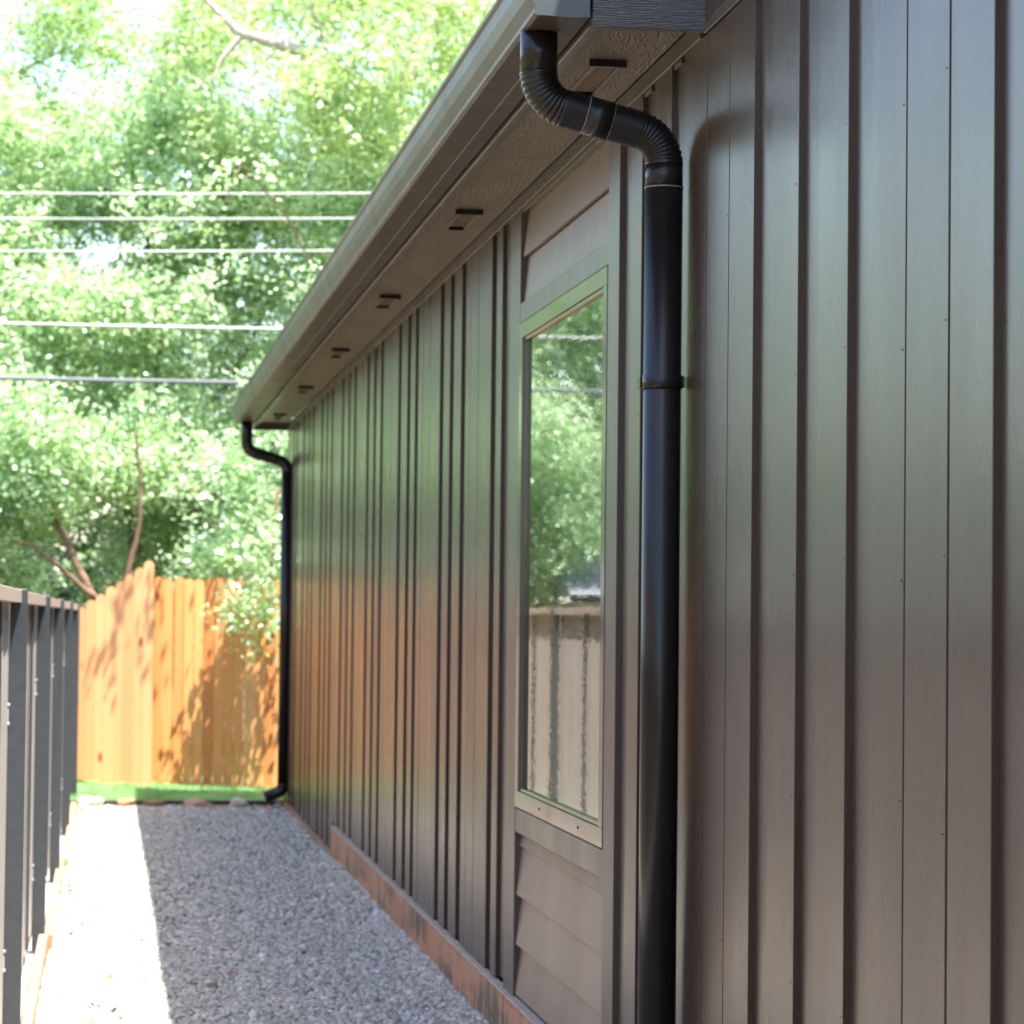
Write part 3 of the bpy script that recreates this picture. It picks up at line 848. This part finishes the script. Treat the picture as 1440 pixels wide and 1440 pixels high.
# ------------------------------------------------------------------ foliage
def leaves(clusters, size, per_twig=14, droop=0.5):
    """clusters: (cx,cy,cz, rx,ry,rz, n_twigs) ; returns V,F,tone"""
    Vs, Ts = [], []
    for (cx, cy, cz, rx, ry, rz, nt) in clusters:
        d = rng.normal(size=(nt, 3)); d /= np.linalg.norm(d, axis=1)[:, None]
        rad = rng.random(nt) ** 0.45
        lump = 1 + 0.22 * np.sin(d[:, 0] * 5 + cx * 3) * np.sin(d[:, 2] * 6 + cz * 2)
        c = np.array([cx, cy, cz]) + d * rad[:, None] * lump[:, None] * np.array([rx, ry, rz])
        tdir = d * 0.8 + rng.normal(size=(nt, 3)) * 0.5 + np.array([0, 0, -droop])
        tdir /= np.linalg.norm(tdir, axis=1)[:, None]
        L = size * 5 * (0.6 + 0.8 * rng.random(nt))
        s = rng.random((nt, per_twig))
        p = c[:, None] + tdir[:, None] * (L[:, None] * s)[..., None] + rng.normal(size=(nt, per_twig, 3)) * size * 0.75
        m = nt * per_twig
        p = p.reshape(m, 3)
        nrm = rng.normal(size=(m, 3)) * 0.62 + np.array([0.1, -0.42, 0.75])
        nrm /= np.linalg.norm(nrm, axis=1)[:, None]
        a = rng.normal(size=(m, 3)); a -= nrm * np.sum(a * nrm, 1)[:, None]; a /= np.linalg.norm(a, axis=1)[:, None]
        b = np.cross(nrm, a)
        sz = size * (0.6 + 0.7 * rng.random(m))[:, None]
        v = np.stack([p - a * sz * .5, p + b * sz * .30 + nrm * sz * .08, p + a * sz * .5, p - b * sz * .30 + nrm * sz * .08], 1)
        Vs.append(v.reshape(-1, 3))
        tw = np.repeat(rng.random(nt) * 0.5, per_twig) + rng.random(m) * 0.5
        Ts.append(tw)
    V = np.vstack(Vs); n = len(V) // 4
    q = np.arange(n)[:, None] * 4
    F = np.concatenate([q + np.array([0, 1, 2, 3])[None]], 1)
    return V, F, np.hstack(Ts)

NL = [0]
def tree(name, label, base, stems, clusters, size, leaf, bark='bark', per=14, cat='tree', droop=0.5, group=None):
    root = empty(name, base)
    tag(root, label, cat, group)
    V, F = [], []
    for st in stems:
        pts, r0, r1 = st
        # smooth path by subdividing with a little wobble
        P_ = [Vector(p) for p in pts]; Q = []
        for i in range(len(P_) - 1):
            for k in range(4):
                t = k / 4
                Q.append(P_[i].lerp(P_[i + 1], t) + Vector((rnd.uniform(-1, 1), rnd.uniform(-1, 1), 0)) * (r0 * 0.25 if (i or k) else 0))
        Q.append(P_[-1])
        rad = [r0 + (r1 - r0) * (j / (len(Q) - 1)) for j in range(len(Q))]
        v, f = tube_data(Q, rad, 9, True, len(V))
        V += v; F += f
    link('trunk', mesh('trunk', V, F, True), M[bark], root)
    if clusters:
        V, F, t = leaves(clusters, size, per, droop)
        me = np_mesh('crown', V, F); set_tone(me, t)
        NL[0] += len(F)
        link('crown', me, LEAF[leaf], root)
    return root

def blob(x0, x1, y0, y1, z0, z1, n, r, tw):
    """n clusters scattered in a box"""
    out = []
    for _ in range(n):
        rr = r * rnd.uniform(0.7, 1.3)
        out.append((rnd.uniform(x0, x1), rnd.uniform(y0, y1), rnd.uniform(z0, z1), rr, rr, rr * 0.7, int(tw * rnd.uniform(0.7, 1.2))))
    return out
# far row to close the view
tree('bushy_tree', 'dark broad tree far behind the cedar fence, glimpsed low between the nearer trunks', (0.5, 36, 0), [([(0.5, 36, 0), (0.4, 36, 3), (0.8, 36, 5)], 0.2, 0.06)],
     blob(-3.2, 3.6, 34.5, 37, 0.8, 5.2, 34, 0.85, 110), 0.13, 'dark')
tree('bushy_tree', 'dark tree far off behind the house corner, right of the broad one', (6, 37, 0), [([(6, 37, 0), (6, 37, 5)], 0.2, 0.06)],
     blob(3.6, 8.5, 35.5, 38, 0.8, 7.5, 24, 0.95, 80), 0.16, 'mid')
# central tree
stems = [([(0.25, 26.6, 0), (0.3, 26.6, 2.4), (0.5, 26.7, 4.0), (0.35, 26.8, 5.2)], 0.08, 0.02), ([(0.35, 26.6, 2.6), (1.2, 26.6, 3.7), (1.7, 26.6, 4.8)], 0.04, 0.015), ([(0.3, 26.6, 2.2), (-0.4, 26.6, 3.6), (-0.8, 26.6, 4.8)], 0.04, 0.015)]
tree('leafy_tree', 'largest tree in the middle, its mid green crown crossed by the overhead wires', (0.25, 25.6, 0), stems,
     blob(-1.3, 2.6, 25.2, 26.8, 2.3, 5.4, 74, 0.40, 85) + blob(-1.3, 2.6, 25.6, 27.0, 5.2, 6.3, 30, 0.36, 75) + blob(0.3, 1.8, 26.6, 27.8, 4.2, 5.8, 16, 0.4, 80) + blob(-0.8, 1.6, 26.2, 27.8, 1.4, 2.5, 14, 0.42, 90), 0.062, 'mid', per=13)
# upper right tree with the pale branch
stems = [([(3.6, 26.2, 0), (3.3, 26.2, 4), (2.6, 25.8, 6.2), (2.0, 25.1, 6.46), (1.62, 25, 6.56), (1.16, 25, 6.67), (1.0, 25, 6.82), (0.83, 25, 6.98), (0.6, 25, 7.3)], 0.10, 0.014),
         ([(1.16, 25, 6.665), (1.02, 25, 6.5), (0.95, 25, 6.38), (0.90, 25, 6.2)], 0.035, 0.012), ([(1.95, 25.1, 6.46), (1.86, 25, 6.75), (1.74, 25, 7.05), (1.6, 25, 7.4)], 0.032, 0.014),
         ([(1.5, 25, 6.58), (1.35, 25, 6.4), (1.18, 25, 6.22)], 0.016, 0.006), ([(1.2, 25, 6.67), (1.21, 25, 6.85), (1.23, 25, 6.98)], 0.02, 0.01), ([(1.9, 25, 6.4), (1.85, 25, 6.2), (1.7, 25, 6.02)], 0.022, 0.008),
         ([(2.6, 25.8, 6.2), (3.2, 26, 7.4), (3.0, 26, 8.6)], 0.08, 0.03)]
tree('leafy_tree', 'tall tree at the upper right with a bare pale forked branch reaching left', (3.6, 26.2, 0), stems,
     blob(1.7, 4.6, 25.6, 27.6, 5.6, 8.2, 34, 0.5, 80) + blob(1.0, 2.2, 26.2, 27.2, 7.0, 8.0, 6, 0.35, 45) + blob(2.2, 5.0, 26, 28, 4.4, 6.0, 10, 0.5, 70) + blob(0.5, 1.7, 25.2, 26.6, 5.9, 7.2, 14, 0.22, 22) + blob(1.7, 3.0, 24.2, 24.9, 5.7, 6.4, 9, 0.26, 50) + blob(1.75, 3.2, 24.2, 24.9, 6.6, 7.6, 10, 0.26, 40), 0.066, 'yellow', 'palebark', per=12)
# upper left
tree('leafy_tree', 'yellow green feathery tree filling the upper left corner', (-2.4, 29, 0), [([(-2.4, 29, 0), (-2.3, 29, 4), (-1.6, 29, 6.2), (-0.9, 29, 7.0)], 0.18, 0.03), ([(-1.9, 29, 5.2), (-0.9, 28.6, 5.8), (-0.5, 28.5, 5.75)], 0.05, 0.012), ([(-1.7, 29, 6.2), (-1.0, 28.6, 6.9), (-0.4, 28.5, 7.2)], 0.04, 0.01)],
     blob(-3.6, -0.7, 28, 30, 5.0, 8.6, 34, 0.48, 80) + blob(-0.9, 0.2, 28, 29.5, 5.4, 8.0, 26, 0.36, 55) + blob(0.0, 2.8, 28, 30, 5.6, 8.4, 44, 0.36, 40), 0.062, 'yellow', per=12, droop=0.9)
# left stems tree just behind the step of the fence
stems = [([(0.02, 24.0, 0), (-0.05, 24.2, 1.5), (-0.28, 24.4, 1.95), (-0.5, 24.6, 2.4), (-0.72, 24.8, 2.75)], 0.045, 0.018), ([(-0.06, 24.2, 1.55), (-0.35, 24.2, 1.8), (-0.6, 24.2, 2.0), (-0.8, 24.2, 2.05)], 0.026, 0.012),
         ([(0.12, 24.0, 0), (0.2, 24.0, 1.75), (0.29, 24.0, 2.15), (0.31, 24.0, 2.5), (0.25, 24, 3.0)], 0.028, 0.014), ([(0.0, 24.1, 1.4), (0.2, 24.4, 1.75), (0.4, 24.6, 1.85)], 0.012, 0.006)]
tree('multi_stem_tree', 'leaning multi stem tree with tan bare stems just behind the stepped cedar fence', (0.05, 24.0, 0), stems,
     blob(-1.5, -0.5, 24.2, 25.2, 2.1, 3.6, 13, 0.30, 80) + blob(-0.5, 0.6, 24.3, 25.2, 2.45, 3.4, 9, 0.3, 70) + blob(-1.0, -0.6, 24.6, 25.4, 1.3, 2.0, 4, 0.22, 50), 0.056, 'mid', per=13)
# overhanging tree right
stems = [([(2.6, 23.2, 0), (2.5, 23.1, 2.0), (2.2, 22.9, 3.2), (1.8, 22.6, 4.0)], 0.07, 0.02), ([(2.4, 23, 2.6), (1.7, 22.5, 2.7), (1.35, 22.0, 2.4), (1.3, 21.9, 1.6)], 0.03, 0.006), ([(2.3, 23, 2.2), (1.6, 22.7, 2.2), (1.1, 22.6, 1.9)], 0.022, 0.006), ([(1.8, 22.6, 4.0), (1.4, 22.0, 4.6), (1.0, 21.3, 4.9), (0.75, 21.3, 4.3)], 0.010, 0.003)]
tree('overhanging_tree', 'tree with pale glossy leaves hanging over the level cedar fence beside the far downspout', (2.6, 23.2, 0), stems,
     [(0.98, 21.2, 4.9, .22, .15, .3, 8), (0.78, 21.35, 4.2, .16, .12, .22, 5), (1.22, 22.0, 1.72, .17, .14, .17, 34), (1.1, 22.05, 1.50, .13, .10, .08, 22), (1.30, 21.95, 2.05, .17, .2, .22, 36), (1.33, 21.9, 1.42, .07, .08, .15, 16), (1.05, 22.6, 2.05, .28, .2, .14, 70), (0.75, 22.8, 2.0, .2, .2, .10, 34),
      (1.22, 22.4, 2.45, .26, .15, .2, 50), (1.0, 22.6, 2.75, .25, .2, .18, 60), (1.55, 22.6, 2.9, .4, .2, .2, 40), (1.9, 22.7, 2.4, .4, .25, .4, 60)] +
     blob(1.3, 2.9, 21.6, 22.7, 3.0, 4.3, 5, 0.22, 12), 0.058, 'pale', per=13, droop=0.9)
# trees mirrored in the wall and window, and two added behind the camera
tree('leafy_tree', 'bright broad tree just left of the camera view, filling the window reflection', (-2.5, 27.5, 0), [([(-2.5, 27.5, 0), (-2.4, 27.5, 3), (-2.5, 27.5, 6)], 0.12, 0.03)],
     blob(-3.9, -1.3, 26.6, 28.4, 2.0, 6.8, 60, 0.42, 70), 0.075, 'mid', per=12)
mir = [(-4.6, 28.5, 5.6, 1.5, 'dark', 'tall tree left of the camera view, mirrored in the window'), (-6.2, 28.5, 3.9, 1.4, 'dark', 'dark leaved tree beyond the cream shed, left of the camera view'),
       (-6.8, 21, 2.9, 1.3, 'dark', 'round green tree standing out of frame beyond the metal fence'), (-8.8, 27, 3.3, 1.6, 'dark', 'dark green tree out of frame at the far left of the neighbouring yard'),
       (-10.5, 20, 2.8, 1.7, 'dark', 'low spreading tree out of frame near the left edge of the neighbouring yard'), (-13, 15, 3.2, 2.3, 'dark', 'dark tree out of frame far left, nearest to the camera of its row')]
mir += [(-5, -16, 6.0, 2.8, 'dark', 'added dark tree behind the camera blocking low sky, left of the two'), (2.5, -18, 6.5, 3.2, 'dark', 'added dark tree behind the camera blocking low sky, right of the two')]  # unseen trees added to cut blue sky reflection in the near downspout
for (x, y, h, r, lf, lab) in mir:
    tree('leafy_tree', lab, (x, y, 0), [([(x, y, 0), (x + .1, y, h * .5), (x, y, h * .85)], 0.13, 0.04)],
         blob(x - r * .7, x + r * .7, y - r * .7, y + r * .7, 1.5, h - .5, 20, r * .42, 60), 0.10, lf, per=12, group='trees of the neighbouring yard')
print('leaf faces', NL[0])

# weeds at the fence foot
def weed(label, x, y, s, seed):
    r = random.Random(seed); V, F = [], []
    for i in range(14):
        a = r.random() * 6.28; l = s * r.uniform(.5, 1); w_ = s * .10
        d = Vector((math.cos(a), math.sin(a), 0)); pz = Vector((-d.y, d.x, 0)) * w_
        p0 = Vector((0, 0, 0)); p1 = d * l * .5 + Vector((0, 0, l * .6)); p2 = d * l + Vector((0, 0, l * .45))
        k = len(V); V += [tuple(p0 - pz * .4), tuple(p0 + pz * .4), tuple(p1 + pz), tuple(p1 - pz), tuple(p2)]
        F += [(k, k + 1, k + 2, k + 3), (k + 3, k + 2, k + 4)]
    me = mesh('weed', V, F); set_tone(me, [r.random() for _ in me.polygons])
    o = link('weed', me, M['grass']); o.location = (x, y, 0.03)
    return tag(o, label, 'weed')
weed('small green weed at the foot of the fence halfway along the sunlit gravel', fence_x(14.6) + 0.06, 14.6, 0.07, 1)
weed('yellowish weed tuft against the fence edging closer to the lawn', fence_x(16.8) + 0.05, 16.8, 0.06, 2)
weed('pale weed at the end of the metal fence beside the lawn corner', fence_x(19.6) + 0.05, 19.9, 0.09, 3)

# fallen leaves on the gravel
M['dryleaf'] = simple('dry_fallen_leaf', (0.20, 0.10, 0.045), (0.34, 0.18, 0.08), 0.8, 20)
for i in range(64):
    yy = rnd.choice([rnd.uniform(9.9, 14), rnd.uniform(14, 20)]); xx = rnd.uniform(-0.16, 1.25) if i % 2 else rnd.uniform(-0.16, 0.22)
    s = rnd.uniform(0.014, 0.032)
    V = [(-s, 0, 0), (-.3 * s, .45 * s, .25 * s), (s * .9, 0, 0.35 * s), (-.2 * s, -.5 * s, .3 * s)]
    o = link('fallen_leaf', mesh('fallen_leaf', V, [(0, 3, 2), (0, 2, 1)]), M['dryleaf'])
    o.location = (xx, yy, float(gz(np.array(xx), np.array(yy))) + 0.022); o.rotation_euler = (rnd.uniform(-.3, .3), rnd.uniform(-.3, .3), rnd.random() * 6.28)
    lit = xx < 0.25
    tag(o, 'small curled brown dry leaf lying on the sunlit strip of gravel' if lit else 'small curled brown dry leaf lying on the shaded gravel', 'fallen leaf',
        'dry leaves on the sunlit gravel' if lit else 'dry leaves on the shaded gravel')

# ------------------------------------------------------------------ buildings beyond
bh = empty('brick_house', (3, 31, 0))
tag(bh, 'red brick house glimpsed through foliage behind the cedar fence', 'house')
box('wall', 0.9, 7, 31, 36, 0, 2.55, M['brick'], bh)
box('roof', 0.6, 7.3, 30.7, 36.3, 2.552, 2.75, M['shedroof'], bh)
wf = box('window', 1.9, 2.7, 30.97, 31.02, 1.2, 2.2, M['white'], bh)
box('pane', 1.96, 2.64, 30.955, 30.968, 1.26, 2.14, M['winframe'], wf)
sh = empty('shed', (-5, 25, 0))
tag(sh, 'low cream shed with pale grey roof, mirrored in the window above the fence top', 'shed')
box('wall', -9.0, -1.42, 24.1, 26.1, -0.05, 1.57, M['shedwall'], sh)
box('eave_board', -9.2, -1.30, 23.96, 23.99, 1.575, 1.625, M['dark'], sh)
bm = bmesh.new()
vs = [bm.verts.new(p) for p in ((-9.2, 23.95, 1.626), (-1.3, 23.95, 1.626), (-1.3, 25.1, 1.93), (-9.2, 25.1, 1.93), (-9.2, 26.3, 1.626), (-1.3, 26.3, 1.626))]
bm.faces.new((vs[0], vs[1], vs[2], vs[3])); bm.faces.new((vs[3], vs[2], vs[5], vs[4])); bm.faces.new((vs[1], vs[5], vs[2])); bm.faces.new((vs[0], vs[3], vs[4]))
finish(bm, 'roof', M['shedroof'], sh)
nh = empty('neighbour_house', (-10.8, 3, 0))
tag(nh, 'tan neighbouring house out of frame beyond the metal fence, mirrored in the black pipe', 'house')
M['tanwall'] = simple('tan_house_siding', (0.50, 0.37, 0.29), (0.56, 0.42, 0.33), 0.8, 3)
box('wall', -14, -6.6, -8, 11, -0.05, 5.4, M['tanwall'], nh)
bm = bmesh.new()
vs = [bm.verts.new(p) for p in ((-6.4, -8.4, 5.402), (-14.4, -8.4, 5.402), (-10.4, -8.4, 7.0), (-6.4, 11.4, 5.402), (-14.4, 11.4, 5.402), (-10.4, 11.4, 7.0))]
for q in ((0, 1, 2), (3, 5, 4), (0, 2, 5, 3), (1, 4, 5, 2), (0, 3, 4, 1)): bm.faces.new([vs[i] for i in q])
finish(bm, 'roof', M['roof'], nh)
for yy in (-4, 0.5, 5.5):
    wf = box('window', -6.62, -6.57, yy, yy + 1.1, 1.0, 2.3, M['white'], nh, 0.005)
    box('pane', -6.575, -6.562, yy + 0.07, yy + 1.03, 1.07, 2.23, M['winframe'], wf)
